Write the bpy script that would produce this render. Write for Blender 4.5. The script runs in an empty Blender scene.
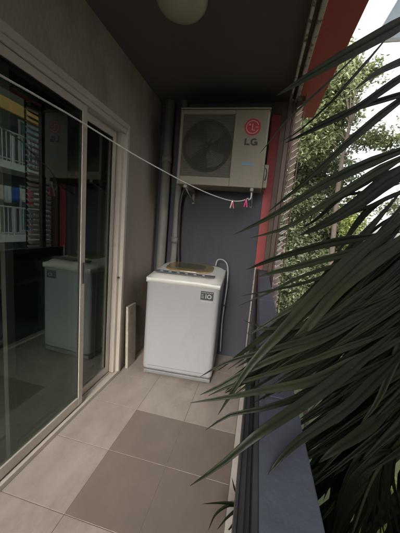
import bpy, bmesh, math, random
from mathutils import Vector, Matrix
random.seed(7)
R = math.radians
scn = bpy.context.scene
COL = scn.collection
PI = math.pi

# ------------------------------------------------------------ camera frame
F = 257.0; CX, CY, H = 200.0, 266.5, 1.5
Yv = Vector((59, -33.5, F)).normalized()
Uv = -Vector((-150, 1734, F)); Uv.normalize(); Uv = (Uv - Yv*Uv.dot(Yv)).normalized()
Xv = Yv.cross(Uv)
def P(px, py, d):
    v = Vector((px-CX, py-CY, F))*(d/F)
    return Vector((v.dot(Xv), v.dot(Yv), v.dot(Uv)+H))
cam = bpy.data.cameras.new('camera'); cam.sensor_fit = 'HORIZONTAL'; cam.sensor_width = 36
cam.lens = F/400*36; cam.clip_start = .02; cam.clip_end = 2000
co = bpy.data.objects.new('camera', cam); COL.objects.link(co)
r_, u_, b_ = (Xv.x, Yv.x, Uv.x), (-Xv.y, -Yv.y, -Uv.y), (-Xv.z, -Yv.z, -Uv.z)
M = Matrix((r_, u_, b_)).transposed().to_4x4(); M.translation = Vector((0, 0, H))
co.matrix_world = M; scn.camera = co

# ------------------------------------------------------------ materials
def mat(name, c1, c2=None, scale=6, rough=.6, bump=0, bscale=None, metal=0, spec=.5, dirt=None, dscale=2.5, dlo=.5, dhi=.75, stretch=None, trans=0, island=0, coat=0):
    m = bpy.data.materials.new(name); m.use_nodes = True
    nt = m.node_tree; N = nt.nodes; L = nt.links; b = N['Principled BSDF']
    b.inputs['Roughness'].default_value = rough; b.inputs['Metallic'].default_value = metal
    b.inputs['Specular IOR Level'].default_value = spec
    b.inputs['Coat Weight'].default_value = coat
    tc = N.new('ShaderNodeTexCoord'); src = tc.outputs['Object']
    if stretch:
        mp = N.new('ShaderNodeMapping'); mp.inputs['Scale'].default_value = stretch
        L.new(src, mp.inputs[0]); src = mp.outputs[0]
    c2 = c2 or tuple(x*.8 for x in c1)
    nz = N.new('ShaderNodeTexNoise'); nz.inputs['Scale'].default_value = scale; nz.inputs['Detail'].default_value = 8
    nz.inputs['Roughness'].default_value = .65
    L.new(src, nz.inputs[0])
    rp = N.new('ShaderNodeValToRGB'); rp.color_ramp.elements[0].position = .3; rp.color_ramp.elements[1].position = .7
    rp.color_ramp.elements[0].color = (*c2, 1); rp.color_ramp.elements[1].color = (*c1, 1)
    L.new(nz.outputs[0], rp.inputs[0]); col = rp.outputs[0]
    if dirt:
        n2 = N.new('ShaderNodeTexNoise'); n2.inputs['Scale'].default_value = dscale; n2.inputs['Detail'].default_value = 10
        n2.inputs['Roughness'].default_value = .7
        L.new(src, n2.inputs[0])
        r2 = N.new('ShaderNodeValToRGB'); r2.color_ramp.elements[0].position = dlo; r2.color_ramp.elements[1].position = dhi
        L.new(n2.outputs[0], r2.inputs[0])
        mx = N.new('ShaderNodeMix'); mx.data_type = 'RGBA'
        L.new(r2.outputs[0], mx.inputs[0]); L.new(col, mx.inputs[6]); mx.inputs[7].default_value = (*dirt, 1); col = mx.outputs[2]
    if island:
        g = N.new('ShaderNodeNewGeometry'); hs = N.new('ShaderNodeHueSaturation')
        mr = N.new('ShaderNodeMapRange'); mr.inputs[3].default_value = 1-island; mr.inputs[4].default_value = 1+island
        L.new(g.outputs['Random Per Island'], mr.inputs[0]); L.new(mr.outputs[0], hs.inputs['Value']); L.new(col, hs.inputs['Color']); col = hs.outputs[0]
    L.new(col, b.inputs['Base Color'])
    if bump:
        n3 = N.new('ShaderNodeTexNoise'); n3.inputs['Scale'].default_value = bscale or scale*6; n3.inputs['Detail'].default_value = 5
        L.new(src, n3.inputs[0])
        bp = N.new('ShaderNodeBump'); bp.inputs['Strength'].default_value = bump; bp.inputs['Distance'].default_value = .01
        L.new(n3.outputs[0], bp.inputs['Height']); L.new(bp.outputs[0], b.inputs['Normal'])
    if trans:
        tr = N.new('ShaderNodeBsdfTranslucent'); L.new(col, tr.inputs[0])
        ms = N.new('ShaderNodeMixShader'); ms.inputs[0].default_value = trans
        L.new(b.outputs[0], ms.inputs[1]); L.new(tr.outputs[0], ms.inputs[2])
        L.new(ms.outputs[0], N['Material Output'].inputs[0])
    return m
def glassmat():
    m = bpy.data.materials.new('window_glass'); m.use_nodes = True
    nt = m.node_tree; N = nt.nodes; L = nt.links; N.remove(N['Principled BSDF'])
    lw = N.new('ShaderNodeLayerWeight'); lw.inputs[0].default_value = .5
    pw = N.new('ShaderNodeMath'); pw.operation = 'POWER'; pw.inputs[1].default_value = 4; L.new(lw.outputs['Facing'], pw.inputs[0])
    fr = N.new('ShaderNodeMath'); fr.operation = 'MULTIPLY_ADD'; fr.inputs[1].default_value = .85; fr.inputs[2].default_value = .09; L.new(pw.outputs[0], fr.inputs[0])
    t = N.new('ShaderNodeBsdfTransparent'); t.inputs[0].default_value = (.50, .56, .53, 1)
    g = N.new('ShaderNodeBsdfGlossy'); g.inputs['Roughness'].default_value = .004; g.inputs[0].default_value = (.86, 1, .93, 1)
    x = N.new('ShaderNodeMixShader'); L.new(fr.outputs[0], x.inputs[0]); L.new(t.outputs[0], x.inputs[1]); L.new(g.outputs[0], x.inputs[2])
    L.new(x.outputs[0], N['Material Output'].inputs[0]); return m

m_glass = glassmat()
m_wall = mat('wall_paint', (.36, .295, .25), (.31, .255, .215), 2, .75, .35, 50, dirt=(.12, .10, .088), dscale=1.6, dlo=.5, dhi=.8, stretch=(1, 1, .6))
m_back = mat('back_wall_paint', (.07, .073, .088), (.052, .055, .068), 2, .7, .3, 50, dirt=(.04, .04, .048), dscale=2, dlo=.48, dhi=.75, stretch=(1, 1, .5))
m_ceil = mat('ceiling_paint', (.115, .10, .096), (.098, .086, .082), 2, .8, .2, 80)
m_conc = mat('concrete', (.38, .37, .35), (.28, .27, .26), 1.5, .85, .2)
m_tileL = mat('light_stone_tile', (.37, .315, .275), (.265, .225, .195), 7, .42, .06, 30, dirt=(.20, .165, .145), dscale=3.2, dlo=.52, dhi=.8, stretch=(1, .5, 1))
m_tileD = mat('brown_stone_tile', (.205, .165, .140), (.17, .136, .115), 9, .45, .05, 30, stretch=(1, .6, 1))
m_grout = mat('grout', (.16, .13, .11), None, 20, .9)
m_alu = mat('champagne_aluminium', (.54, .49, .425), (.47, .425, .37), 5, .42, .03, 200, dirt=(.24, .21, .18), dscale=9, dlo=.6, dhi=.8, metal=.15)
m_alud = mat('dark_aluminium', (.06, .06, .064), (.035, .035, .038), 10, .4, metal=.3)
m_rub = mat('black_rubber', (.015, .015, .015), None, 10, .6)
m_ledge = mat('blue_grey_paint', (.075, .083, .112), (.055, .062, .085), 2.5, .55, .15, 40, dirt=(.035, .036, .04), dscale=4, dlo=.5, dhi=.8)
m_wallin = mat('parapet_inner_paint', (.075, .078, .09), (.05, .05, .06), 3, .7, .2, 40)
m_red = mat('red_paint', (.46, .075, .07), (.39, .062, .06), 2.5, .6, .15, 40, dirt=(.22, .05, .045), dscale=2.5, dlo=.55, dhi=.85)
m_redc = mat('red_column_paint', (.38, .055, .055), (.30, .042, .045), 4, .55, .15, 40, dirt=(.3, .05, .05), dscale=6, dlo=.58, dhi=.8)
m_whitep = mat('peeling_white_paint', (.62, .55, .47), (.46, .40, .34), 12, .6, .5, 40, dirt=(.12, .085, .06), dscale=14, dlo=.52, dhi=.62)
m_brown = mat('brown_metal_paint', (.10, .058, .042), (.06, .038, .03), 8, .5, .2, 60)
m_slat = mat('pale_louvre_slat', (.60, .47, .42), (.48, .36, .32), 10, .6, .1, 60, dirt=(.28, .2, .17), dscale=8, dlo=.58, dhi=.8)
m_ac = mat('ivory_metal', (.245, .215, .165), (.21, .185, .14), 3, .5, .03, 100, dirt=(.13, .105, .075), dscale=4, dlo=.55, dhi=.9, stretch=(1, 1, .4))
m_acd = mat('dark_grille', (.095, .085, .062), (.075, .067, .05), 10, .6)
m_acd2 = mat('grille_rib', (.108, .097, .071), None, 10, .5)
m_logo = mat('logo_red', (.42, .02, .035), None, 10, .4)
m_ink = mat('dark_print', (.035, .035, .035), None, 10, .5)
m_blue = mat('blue_print', (.12, .3, .42), None, 10, .5)
m_wm = mat('washer_enamel', (.335, .335, .345), (.30, .30, .31), 3, .35, .01, 100, dirt=(.22, .21, .20), dscale=4, dlo=.58, dhi=.95, stretch=(1, 1, .5), coat=.2)
m_wmtop = mat('washer_top_plastic', (.62, .60, .56), (.56, .54, .50), 4, .35, dirt=(.5, .46, .4), dscale=7, dlo=.6, dhi=.85)
m_lid = mat('amber_lid', (.24, .17, .075), (.19, .135, .06), 6, .25, coat=.3)
m_lidg = mat('lid_window', (.09, .085, .04), (.06, .07, .035), 6, .2)
m_panel = mat('control_panel', (.12, .12, .13), None, 10, .3)
m_badge = mat('silver_badge', (.42, .42, .43), None, 10, .4)
m_pipe = mat('grey_pipe', (.27, .255, .235), (.2, .19, .175), 5, .5, .1, 60, dirt=(.12, .11, .10), dscale=5, dlo=.55, dhi=.8)
m_board = mat('dirty_board', (.50, .45, .36), (.36, .31, .25), 9, .8, .3, 40, dirt=(.16, .125, .09), dscale=5, dlo=.48, dhi=.8)
m_hose = mat('grey_hose', (.45, .45, .45), None, 10, .5)
m_lamp = mat('lamp_glass', (.36, .34, .26), (.32, .30, .23), 3, .25)
m_chrome = mat('dull_chrome', (.3, .28, .25), None, 10, .3, metal=.9)
m_rope = mat('white_rope', (.78, .75, .72), (.5, .48, .46), 150, .8, .5, 200)
m_peg = mat('pink_plastic', (.75, .06, .20), None, 10, .4)
m_pegw = mat('pale_plastic', (.8, .62, .60), None, 10, .4)
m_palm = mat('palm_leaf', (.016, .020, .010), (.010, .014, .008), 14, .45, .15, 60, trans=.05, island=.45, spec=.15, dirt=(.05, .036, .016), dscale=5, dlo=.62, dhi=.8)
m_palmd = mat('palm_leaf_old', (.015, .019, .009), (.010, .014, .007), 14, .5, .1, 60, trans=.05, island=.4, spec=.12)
m_palmy = mat('palm_rachis', (.04, .05, .02), (.03, .035, .015), 9, .6, spec=.2)
m_bark = mat('bark', (.085, .068, .052), (.045, .036, .028), 12, .9, .6, 30)
m_leafA = mat('leaf_mid_green', (.25, .285, .15), (.19, .22, .11), 1.2, .5, trans=.5, island=.45)
m_leafB = mat('leaf_yellow_green', (.34, .38, .12), (.26, .31, .09), 1.2, .5, trans=.5, island=.4)
m_leafC = mat('leaf_grey_green', (.19, .22, .125), (.14, .165, .09), 1.2, .55, trans=.5, island=.45)
m_leafD = mat('leaf_dark_green', (.05, .07, .035), (.035, .05, .025), 1.2, .5, trans=.1, island=.4)
m_grass = mat('grass', (.085, .11, .045), (.05, .07, .03), 1.5, .9, .5, 20, dirt=(.14, .12, .07), dscale=.6)
m_asph = mat('asphalt', (.06, .06, .062), (.045, .045, .045), 6, .9, .4, 60)
m_bld = mat('render_white', (.8, .79, .76), (.7, .69, .67), 1, .8, dirt=(.35, .34, .32), dscale=.8)
m_bldd = mat('render_dark', (.16, .17, .17), (.12, .13, .13), 1, .8)
m_yel = mat('yellow_render', (.80, .46, .13), (.7, .4, .12), 2, .7)
m_rail = mat('rail_white', (.7, .7, .68), None, 5, .5)
m_tower = mat('tower_glass', (.22, .33, .40), (.18, .27, .34), .4, .15, metal=.2)
m_towf = mat('tower_frame', (.42, .46, .50), None, 1, .5)
m_teal = mat('teal_roof', (.05, .42, .36), None, 2, .5)
m_roomw = mat('room_wall', (.16, .15, .14), None, 1, .9)
m_cart = mat('cardboard', (.36, .26, .13), None, 6, .8)
m_bluep = mat('blue_plastic', (.05, .15, .55), None, 6, .4)
m_whitepl = mat('white_plastic', (.75, .75, .75), None, 6, .4)
m_screen = mat('grey_mesh_post', (.28, .30, .28), None, 6, .5)

# ------------------------------------------------------------ helpers
def box(bm, lo, hi, bev=0, mi=0, seg=2, rot=None):
    vs = [bm.verts.new((x, y, z)) for x in (lo[0], hi[0]) for y in (lo[1], hi[1]) for z in (lo[2], hi[2])]
    idx = [(0,1,3,2),(4,6,7,5),(0,4,5,1),(2,3,7,6),(0,2,6,4),(1,5,7,3)]
    fs = [bm.faces.new([vs[i] for i in q]) for q in idx]
    for f in fs: f.material_index = mi
    if rot:
        c = Vector([(a+b)/2 for a, b in zip(lo, hi)])
        bmesh.ops.rotate(bm, verts=vs, cent=c, matrix=rot)
    if bev:
        es = list({e for f in fs for e in f.edges})
        bmesh.ops.bevel(bm, geom=es, offset=bev, segments=seg, profile=.5, affect='EDGES')
def tube(bm, pts, r, n=12, cap=True, mi=0):
    pts = [Vector(p) for p in pts]; rings = []
    rr = r if isinstance(r, (list, tuple)) else [r]*len(pts)
    t0 = (pts[1]-pts[0]).normalized(); a = t0.orthogonal().normalized()
    for i, p in enumerate(pts):
        t = (pts[min(i+1, len(pts)-1)]-pts[max(i-1, 0)]).normalized()
        a = (a - t*a.dot(t)).normalized(); b = t.cross(a)
        rings.append([bm.verts.new(p+(a*math.cos(k*2*PI/n)+b*math.sin(k*2*PI/n))*rr[i]) for k in range(n)])
    for q in range(len(rings)-1):
        for k in range(n):
            f = bm.faces.new((rings[q][k], rings[q][(k+1)%n], rings[q+1][(k+1)%n], rings[q+1][k])); f.smooth = True; f.material_index = mi
    if cap:
        bm.faces.new(rings[0][::-1]).material_index = mi; bm.faces.new(rings[-1]).material_index = mi
def lathe(bm, prof, n=40, c=(0,0,0)):
    rings = [[bm.verts.new((c[0]+r*math.cos(k*2*PI/n), c[1]+r*math.sin(k*2*PI/n), c[2]+z)) for k in range(n)] for r, z in prof]
    for q in range(len(rings)-1):
        for k in range(n):
            f = bm.faces.new((rings[q][k], rings[q][(k+1)%n], rings[q+1][(k+1)%n], rings[q+1][k])); f.smooth = True
def spline(pts, n):
    pts = [Vector(p) for p in pts]; P_ = [pts[0]*2-pts[1]]+pts+[pts[-1]*2-pts[-2]]; out = []
    m = len(pts)-1
    for j in range(n+1):
        u = j/n*m; i = min(int(u), m-1); t = u-i
        a, b, c, d = P_[i:i+4]
        out.append(.5*((2*b)+(c-a)*t+(2*a-5*b+4*c-d)*t*t+(3*b-a-3*c+d)*t**3))
    return out
def tag(o, label=None, cat=None, group=None, kind=None):
    if label: o['label'] = label
    if cat: o['category'] = cat
    if group: o['group'] = group
    if kind: o['kind'] = kind
    return o
def obj(name, bm, mats, parent=None, smooth=False):
    bmesh.ops.recalc_face_normals(bm, faces=bm.faces) if name not in ('crown','frond') else None
    me = bpy.data.meshes.new(name); bm.to_mesh(me); bm.free()
    for m in (mats if isinstance(mats, (list, tuple)) else [mats]): me.materials.append(m)
    if smooth:
        for p in me.polygons: p.use_smooth = True
    o = bpy.data.objects.new(name, me); COL.objects.link(o)
    if parent: o.parent = parent
    return o
def thing(name, label, cat, loc=(0,0,0), rz=0, group=None):
    o = bpy.data.objects.new(name, None); COL.objects.link(o); o.location = loc; o.rotation_euler = (0, 0, rz)
    o.empty_display_size = .1
    return tag(o, label, cat, group)
def boxes(name, lst, m, parent=None, bev=0, **k):
    bm = bmesh.new()
    for lo, hi in lst: box(bm, lo, hi, bev)
    return obj(name, bm, m, parent, **k)
def NB(): return bmesh.new()

# ------------------------------------------------------------ balcony shell
XW = -1.22; YB = 2.95; ZC = 2.84
# floor: slab, grout bed and single bevelled tiles in one sheet
bm = NB(); box(bm, (XW-.3, -1.3, -.22), (.05, YB+.25, -.03), mi=2)
box(bm, (XW, -1.3, -.03), (.05, YB, -.0016), mi=2)
xs = [XW, -.80, -.40, .0]; ys = [.955+.4025*k for k in range(-6, 6)]
g = .0019
for i in range(3):
    for j in range(len(ys)-1):
        y0, y1 = ys[j], min(ys[j+1], YB)
        if y1-y0 < .02: continue
        dark = i in (1, 2) and (j-6) in (0, 1, -4, -3)
        dz = random.uniform(-.0003, .0003)
        box(bm, (xs[i]+g, y0+g, -.012), (xs[i+1]-g, y1-g, dz), .0006, mi=1 if dark else 0, seg=1)
o = obj('floor', bm, [m_tileL, m_tileD, m_grout]); o['kind'] = 'structure'
o = boxes('ceiling', [((XW-.3, -1.3, ZC), (.2232, YB+.25, ZC+.3))], m_ceil); o['kind'] = 'structure'

# wall with the door opening
DT = 2.325; DN = -1.3; DF = 2.19
bm = NB()
box(bm, (XW-.2, -1.3, DT), (XW, YB, ZC))
box(bm, (XW-.2, DF, 0), (XW, YB, DT-.0005))
tag(obj('house_wall', bm, m_wall), 'taupe painted side wall around the sliding glass door', 'wall')
bm = NB(); box(bm, (XW-.2, YB, 0), (0.0, YB+.2, ZC)); box(bm, (.0002, YB-.006, -.2), (.0495, YB+.2, 1.1))
tag(obj('end_wall', bm, m_back), 'dark blue grey end wall behind the air conditioner and washing machine', 'wall')
bm = NB(); box(bm, (XW-.2, -1.5, -.2), (.14, -1.3, 1.1))
tag(obj('low_wall', bm, m_wall), 'low wall closing the near end of the balcony behind the camera', 'wall')
# red painted column at the end of the parapet
bm = NB(); box(bm, (-.004, YB-.01, 1.1015), (.088, YB+.2, 2.7195))
tag(obj('red_column', bm, m_redc), 'narrow bright red painted column beside the end wall', 'column')

# parapet
pr = thing('parapet', 'low balcony parapet with blue grey painted top', 'parapet', (.09, 1, 0))
def lp(o, par): o.location = -par.location; return o
bm = NB(); box(bm, (.05, -1.3, -.4), (.132, YB-.012, 1.085)); lp(obj('wall', bm, m_wallin, pr), pr)
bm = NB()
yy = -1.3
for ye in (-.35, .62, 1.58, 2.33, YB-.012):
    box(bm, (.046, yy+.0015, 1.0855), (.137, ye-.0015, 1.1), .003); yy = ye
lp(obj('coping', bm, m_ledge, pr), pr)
bm = NB()
for x0, x1, z0, z1 in ((.036, .0455, 1.03, 1.10), (.027, .0355, 1.03, 1.075), (.0165, .0265, 1.03, 1.092), (.012, .016, 1.03, 1.105)):
    box(bm, (x0, -1.3, z0), (x1, YB-.02, z1), .001, seg=1)
lp(obj('window_track', bm, m_alud, pr), pr)
bm = NB()
box(bm, (.0025, -1.3, -.003), (.040, YB-.002, .028), .004)
box(bm, (.041, -1.3, -.003), (.0495, YB-.002, .055), .002)
lp(obj('floor_strip', bm, mat('pale_strip', (.62, .58, .53), (.5, .46, .42), 12, .5, .2, 50, dirt=(.3, .26, .22), dscale=6, dlo=.5, dhi=.8), pr), pr)
bm = NB(); tube(bm, [(.006, 2.925, .03), (.006, 2.925, 1.12)], .009, 8)
lp(obj('corner_trim', bm, m_whitep, pr), pr)

# top rails and red fascia
bm = NB()
for k in range(9):
    y0 = -1.3+k*.49
    box(bm, (.142, y0, 2.775), (.160, min(y0+.488, YB+.1), 2.835), .003)
o = obj('inner_rail', bm, m_whitep); ir = o
rt = thing('overhead_rail', 'pair of peeling cream metal rails along the ceiling edge', 'rail', (.17, 1, 2.8))
o.parent = rt; o.location = -rt.location
bm = NB()
for k in range(5):
    y0 = -1.3+k*.91
    box(bm, (.192, y0, 2.78), (.222, min(y0+.905, YB+.25), 2.84), .005)
o = obj('outer_rail', bm, m_whitep, rt); o.location = -rt.location
bm = NB(); box(bm, (.161, -1.3, 2.815), (.1915, YB+.1, 2.838))
o = obj('rail_channel', bm, m_brown, rt); o.location = -rt.location
bm = NB(); box(bm, (.2235, -1.3, 2.84), (.452, 3.32, 3.35), .006)
tag(obj('fascia', bm, m_red), 'dark red painted soffit outside the balcony opening', 'fascia')

# louvred screen (bottom right of the red column, in the plane of the opening)
ls = thing('louvred_screen', 'brown framed louvred screen with pale slats beside the red column', 'louvre screen', (.2, 2.7, .4))
def lc(o, par=ls): o.location = -par.location; return o
bm = NB()
box(bm, (.131, 2.70, .35), (.172, 2.76, 2.76), .003); box(bm, (.176, 2.72, .35), (.196, 2.76, 2.76), .002)
box(bm, (.086, 2.9, .35), (.19, 2.939, 2.83), .003); box(bm, (.0, 2.93, 2.7205), (.125, 2.96, 2.839))
lc(obj('post', bm, m_brown, ls))
for z in (2.70, .33):
    bm = NB(); box(bm, (.2, 2.62, z), (.265, 3.04, z+.045), .003); lc(obj('cross_bar', bm, m_brown, ls))
n = 37
for k in range(n):
    z = .40+k*.0625
    bm = NB(); box(bm, (.197, 2.60, z-.0035), (.265, 3.02, z+.0035), .001, seg=1, rot=Matrix.Rotation(R(-38+random.uniform(-3, 3)), 3, 'Y'))
    o = lc(obj('slat', bm, m_slat, ls))
bm = NB(); box(bm, (.266, 2.98, .35), (.285, 3.04, 2.76), .002); box(bm, (.266, 2.60, .35), (.272, 2.625, 2.76), .001)
lc(obj('outer_stile', bm, m_brown, ls))

# ------------------------------------------------------------ sliding door
sd = thing('sliding_door', 'champagne aluminium sliding glass door reflecting the building opposite', 'sliding door', (XW, 1, 0))
def ld(o): o.location = -sd.location; return o
bm = NB()
# outer frame: head of three nested rails, jamb, sill
box(bm, (XW-.03, DN, 2.285), (XW+.022, DF-.002, 2.3245), .002); box(bm, (XW-.06, DN, 2.250), (XW+.006, 2.155, 2.2845), .002); box(bm, (XW-.11, DN, 2.235), (XW-.061, 2.15, 2.3245), .002)
box(bm, (XW-.03, 2.155, 0.001), (XW+.022, DF-.001, 2.2845), .002); box(bm, (XW-.08, 2.115, .03), (XW-.012, 2.1545, 2.2495), .002); box(bm, (XW-.11, 2.09, .03), (XW-.081, 2.15, 2.2345), .002)
box(bm, (XW-.11, DN, .001), (XW+.002, 2.154, .022), .002)
box(bm, (XW+.0025, DN, .001), (XW+.022, 2.154, .034), .002); box(bm, (XW-.05, DN, .0225), (XW-.044, 2.114, .04), .001)
ld(obj('frame', bm, m_alu, sd))
def panel(x, y0, y1, z0, z1, s=.045, d=.03):
    bm = NB(); e = .0006
    box(bm, (x-d/2, y0, z0), (x+d/2, y0+s, z1), .002); box(bm, (x-d/2, y1-s, z0), (x+d/2, y1, z1), .002)
    box(bm, (x-d/2+e, y0+s+e, z1-s), (x+d/2-e, y1-s-e, z1-e), .002); box(bm, (x-d/2+e, y0+s+e, z0+e), (x+d/2-e, y1-s-e, z0+s+.02), .002)
    p = ld(obj('door_panel', bm, m_alu, sd))
    bm = NB(); box(bm, (x-.003, y0+s-.004, z0+s+.012), (x+.003, y1-s+.004, z1-s+.004)); obj('glass', bm, m_glass, p)
    bm = NB()
    for a in (y0+s, y1-s-.004): box(bm, (x+.0032, a, z0+s+.02), (x+.009, a+.004, z1-s))
    box(bm, (x+.0032, y0+s+.004, z1-s-.004), (x+.009, y1-s-.004, z1-s)); obj('gasket', bm, m_rub, p)
    return p
panel(XW-.022, -.45, 1.655, .036, 2.247, .048)
panel(XW-.072, 1.08, 2.105, .036, 2.236, .048)
bm = NB(); box(bm, (XW-.10, 1.93, .04), (XW-.09, 1.965, 2.2), .002)
ld(obj('screen_stile', bm, m_screen, sd))
bm = NB(); box(bm, (XW-.004, 1.622, 1.02), (XW+.003, 1.640, 1.18), .003); ld(obj('handle', bm, m_alud, sd))
bm = NB(); tube(bm, [(XW-.011, 2.134, .98), (XW+.001, 2.134, .98)], .009, 12)
ld(obj('lock_button', bm, m_ink, sd))

# dark room behind the glass
bm = NB()
box(bm, (-5.3, -1.5, -.1), (-5.2, 3.5, 2.9)); box(bm, (-5.199, 3.3, -.1), (XW-.21, 3.5, 2.9)); box(bm, (-5.199, -1.7, -.1), (XW-.21, -1.5, 2.9))
box(bm, (-5.199, -1.499, 2.75), (XW-.305, 3.299, 2.9)); 
tag(obj('room_shell', bm, m_roomw), 'dim room walls seen through the glass door', 'room')
bm = NB(); box(bm, (-5.199, -1.499, -.1), (XW-.305, 3.299, -.005))
o = obj('room_floor', bm, mat('room_floor_tile', (.22, .2, .18), None, 3, .3)); o['kind'] = 'structure'
sh = thing('storage_rack', 'open storage rack standing in the dim room behind the glass', 'shelf', (-2.3, 1.85, 0))
bm = NB()
for x in (-.2, .2):
    for y in (-.3, .3): box(bm, (x-.012, y-.012, 0), (x+.012, y+.012, 1.5), .002)
obj('post', bm, m_alud, sh)
for z in (.35, .85, 1.15): 
    bm = NB(); box(bm, (-.215, -.315, z-.012), (.215, .315, z+.012), .002); obj('shelf', bm, m_screen, sh)
tag(boxes('plastic_bottle_crate', [((-2.2, 1.6, 1.163), (-2.12, 1.72, 1.30))], m_bluep, bev=.01), 'small blue plastic box on the rack top shelf', 'box')
tag(boxes('white_carton', [((-2.2, 1.76, 1.163), (-2.1, 1.9, 1.27))], m_whitepl, bev=.008), 'small white carton on the rack top shelf', 'box')
tag(boxes('cardboard_box', [((-2.3, 1.6, .863), (-2.1, 1.86, 1.03))], m_cart, bev=.004), 'brown cardboard box on the rack middle shelf', 'box')

# ------------------------------------------------------------ air conditioner
ac = thing('air_conditioner', 'ivory outdoor air conditioning unit mounted high on the end wall', 'air conditioner', (-.445, 2.56, 1.915), R(1.5))
W, Dp, Hh = .845, .30, .70
x0, x1 = -W/2, W/2
bm = NB()
gx0, gx1, gz0, gz1 = x0+.03, x0+.53, .085, Hh-.045
# casing with a recess for the grille
box(bm, (x0, .02, 0), (x1, Dp, Hh), .018, seg=3)
box(bm, (x0+.004, 0, .004), (gx0, .0195, Hh-.004), .003); box(bm, (gx1, 0, .004), (x1-.012, .0195, Hh-.004), .004)
box(bm, (gx0+.0006, 0, .005), (gx1-.0006, .0195, gz0), .003); box(bm, (gx0+.0006, 0, gz1), (gx1-.0006, .0195, Hh-.005), .003)
obj('casing', bm, m_ac, ac)
bm = NB(); box(bm, (x0-.004, -.004, Hh+.0005), (x1+.004, Dp+.004, Hh+.016), .006, seg=2); obj('top_cover', bm, m_ac, ac)
bm = NB(); box(bm, (gx0, .013, gz0), (gx1, .019, gz1)); gr = obj('fan_grille', bm, m_acd, ac)
bm = NB(); cx, cz = (gx0+gx1)/2, (gz0+gz1)/2
for k in range(1, 15):
    r = k*.0165
    tube(bm, [(cx+r*math.cos(a*PI/24), .006, cz+r*math.sin(a*PI/24)) for a in range(49)], .0013, 5, cap=False)
for a in range(12):
    an = a*PI/6
    tube(bm, [(cx+.02*math.cos(an), .008, cz+.02*math.sin(an)), (cx+.238*math.cos(an), .008, cz+.238*math.sin(an))], .0016, 5)
for k in range(26):
    z = gz0+.012+k*(gz1-gz0-.024)/25
    h = 0 if abs(z-cz) >= .245 else math.sqrt(.245**2-(z-cz)**2)
    for a, b in ((gx0, cx-h), (cx+h, gx1)):
        if b-a > .01: box(bm, (a, .008, z-.002), (b, .0125, z+.002))
obj('guard_ring', bm, m_acd2, gr)
bm = NB(); vs = [bm.verts.new((cx+.243*math.cos(k*PI/32), .0122, cz+.243*math.sin(k*PI/32))) for k in range(64)]; bm.faces.new(vs)
obj('fan_opening', bm, mat('fan_shadow', (.03, .027, .02), None, 8, .7), gr)
for k in range(3):
    a0 = k*2*PI/3+.4; bm = NB(); p = []
    for j in range(9):
        a = a0+j*.13; p.append((bm.verts.new((cx+.05*math.cos(a), .0112, cz+.05*math.sin(a))), bm.verts.new((cx+(.215-.004*abs(j-4))*math.cos(a+.25), .0112, cz+(.215-.004*abs(j-4))*math.sin(a+.25)))))
    for a_, b_ in zip(p, p[1:]): bm.faces.new((a_[0], a_[1], b_[1], b_[0]))
    obj('fan_blade', bm, mat('fan_blade_paint', (.042, .038, .03), None, 8, .5), gr)
# right side piping cover and louvre lines
bm = NB(); box(bm, (x1+.0005, .16, .03), (x1+.045, .28, .26), .01); obj('valve_cover', bm, m_ac, ac)
bm = NB(); tube(bm, spline([(x1+.02, .13, .10), (x1+.03, .12, .14), (x1+.028, .10, .19), (x1+.01, .09, .21)], 12), .005, 8); obj('side_handle', bm, m_alud, ac)
# logo
lx = x1-.155
def disc(bm, c, r, y, n=40):
    vs = [bm.verts.new((c[0]+r*math.cos(k*2*PI/n), y, c[1]+r*math.sin(k*2*PI/n))) for k in range(n)]; bm.faces.new(vs)
def ring(bm, c, r0, r1, y, a0=0, a1=2*PI, n=32):
    p = [[bm.verts.new((c[0]+r*math.cos(a0+(a1-a0)*k/n), y, c[1]+r*math.sin(a0+(a1-a0)*k/n))) for k in range(n+1)] for r in (r0, r1)]
    for k in range(n): bm.faces.new((p[0][k], p[0][k+1], p[1][k+1], p[1][k]))
def quad(bm, x0, z0, x1, z1, y): bm.faces.new([bm.verts.new(v) for v in ((x0, y, z0), (x1, y, z0), (x1, y, z1), (x0, y, z1))])
lc2 = (lx+.008, .545)
bm = NB(); disc(bm, lc2, .074, -.0015); e = obj('emblem', bm, m_logo, ac)
bm = NB(); ring(bm, lc2, .052, .059, -.0025, R(20-0), R(20+320))
quad(bm, lc2[0]-.004, lc2[1]-.030, lc2[0]+.004, lc2[1]+.030, -.0025); quad(bm, lc2[0]+.0045, lc2[1]-.030, lc2[0]+.024, lc2[1]-.023, -.0025)
quad(bm, lc2[0]+.026, lc2[1]-.003, lc2[0]+.055, lc2[1]+.004, -.0025); disc(bm, (lc2[0]-.027, lc2[1]+.022), .008, -.0025, 16)
obj('emblem_lines', bm, mat('emblem_pale', (.50, .33, .28), None, 8, .5), e)
# letters L G as thin solids
bm = NB(); zb, zt = .385, .445; t = .017
box(bm, (lx-.052, -.003, zb), (lx-.035, .0003, zt)); box(bm, (lx-.0345, -.003, zb), (lx-.004, .0003, zb+.015))
ring(bm, (lx+.035, (zb+zt)/2), .0165, .033, -.003, R(42), R(338)); box(bm, (lx+.035, -.0035, (zb+zt)/2-.008), (lx+.068, -.0005, (zb+zt)/2+.004)); box(bm, (lx+.054, -.0037, zb+.002), (lx+.068, -.0006, (zb+zt)/2-.0085))
obj('brand_lettering', bm, m_ink, ac)
bm = NB(); ring(bm, (lx, .315), .034, .038, -.002); ring(bm, (lx, .315), .012, .015, -.002, R(200), R(420)); obj('round_seal', bm, mat('seal_grey', (.25, .24, .2), None, 8, .5), ac)
bm = NB(); box(bm, (lx-.06, -.003, .205), (lx+.06, .0003, .222)); box(bm, (lx-.055, -.002, .228), (lx+.01, .0003, .236)); obj('blue_label', bm, m_blue, ac)
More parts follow.
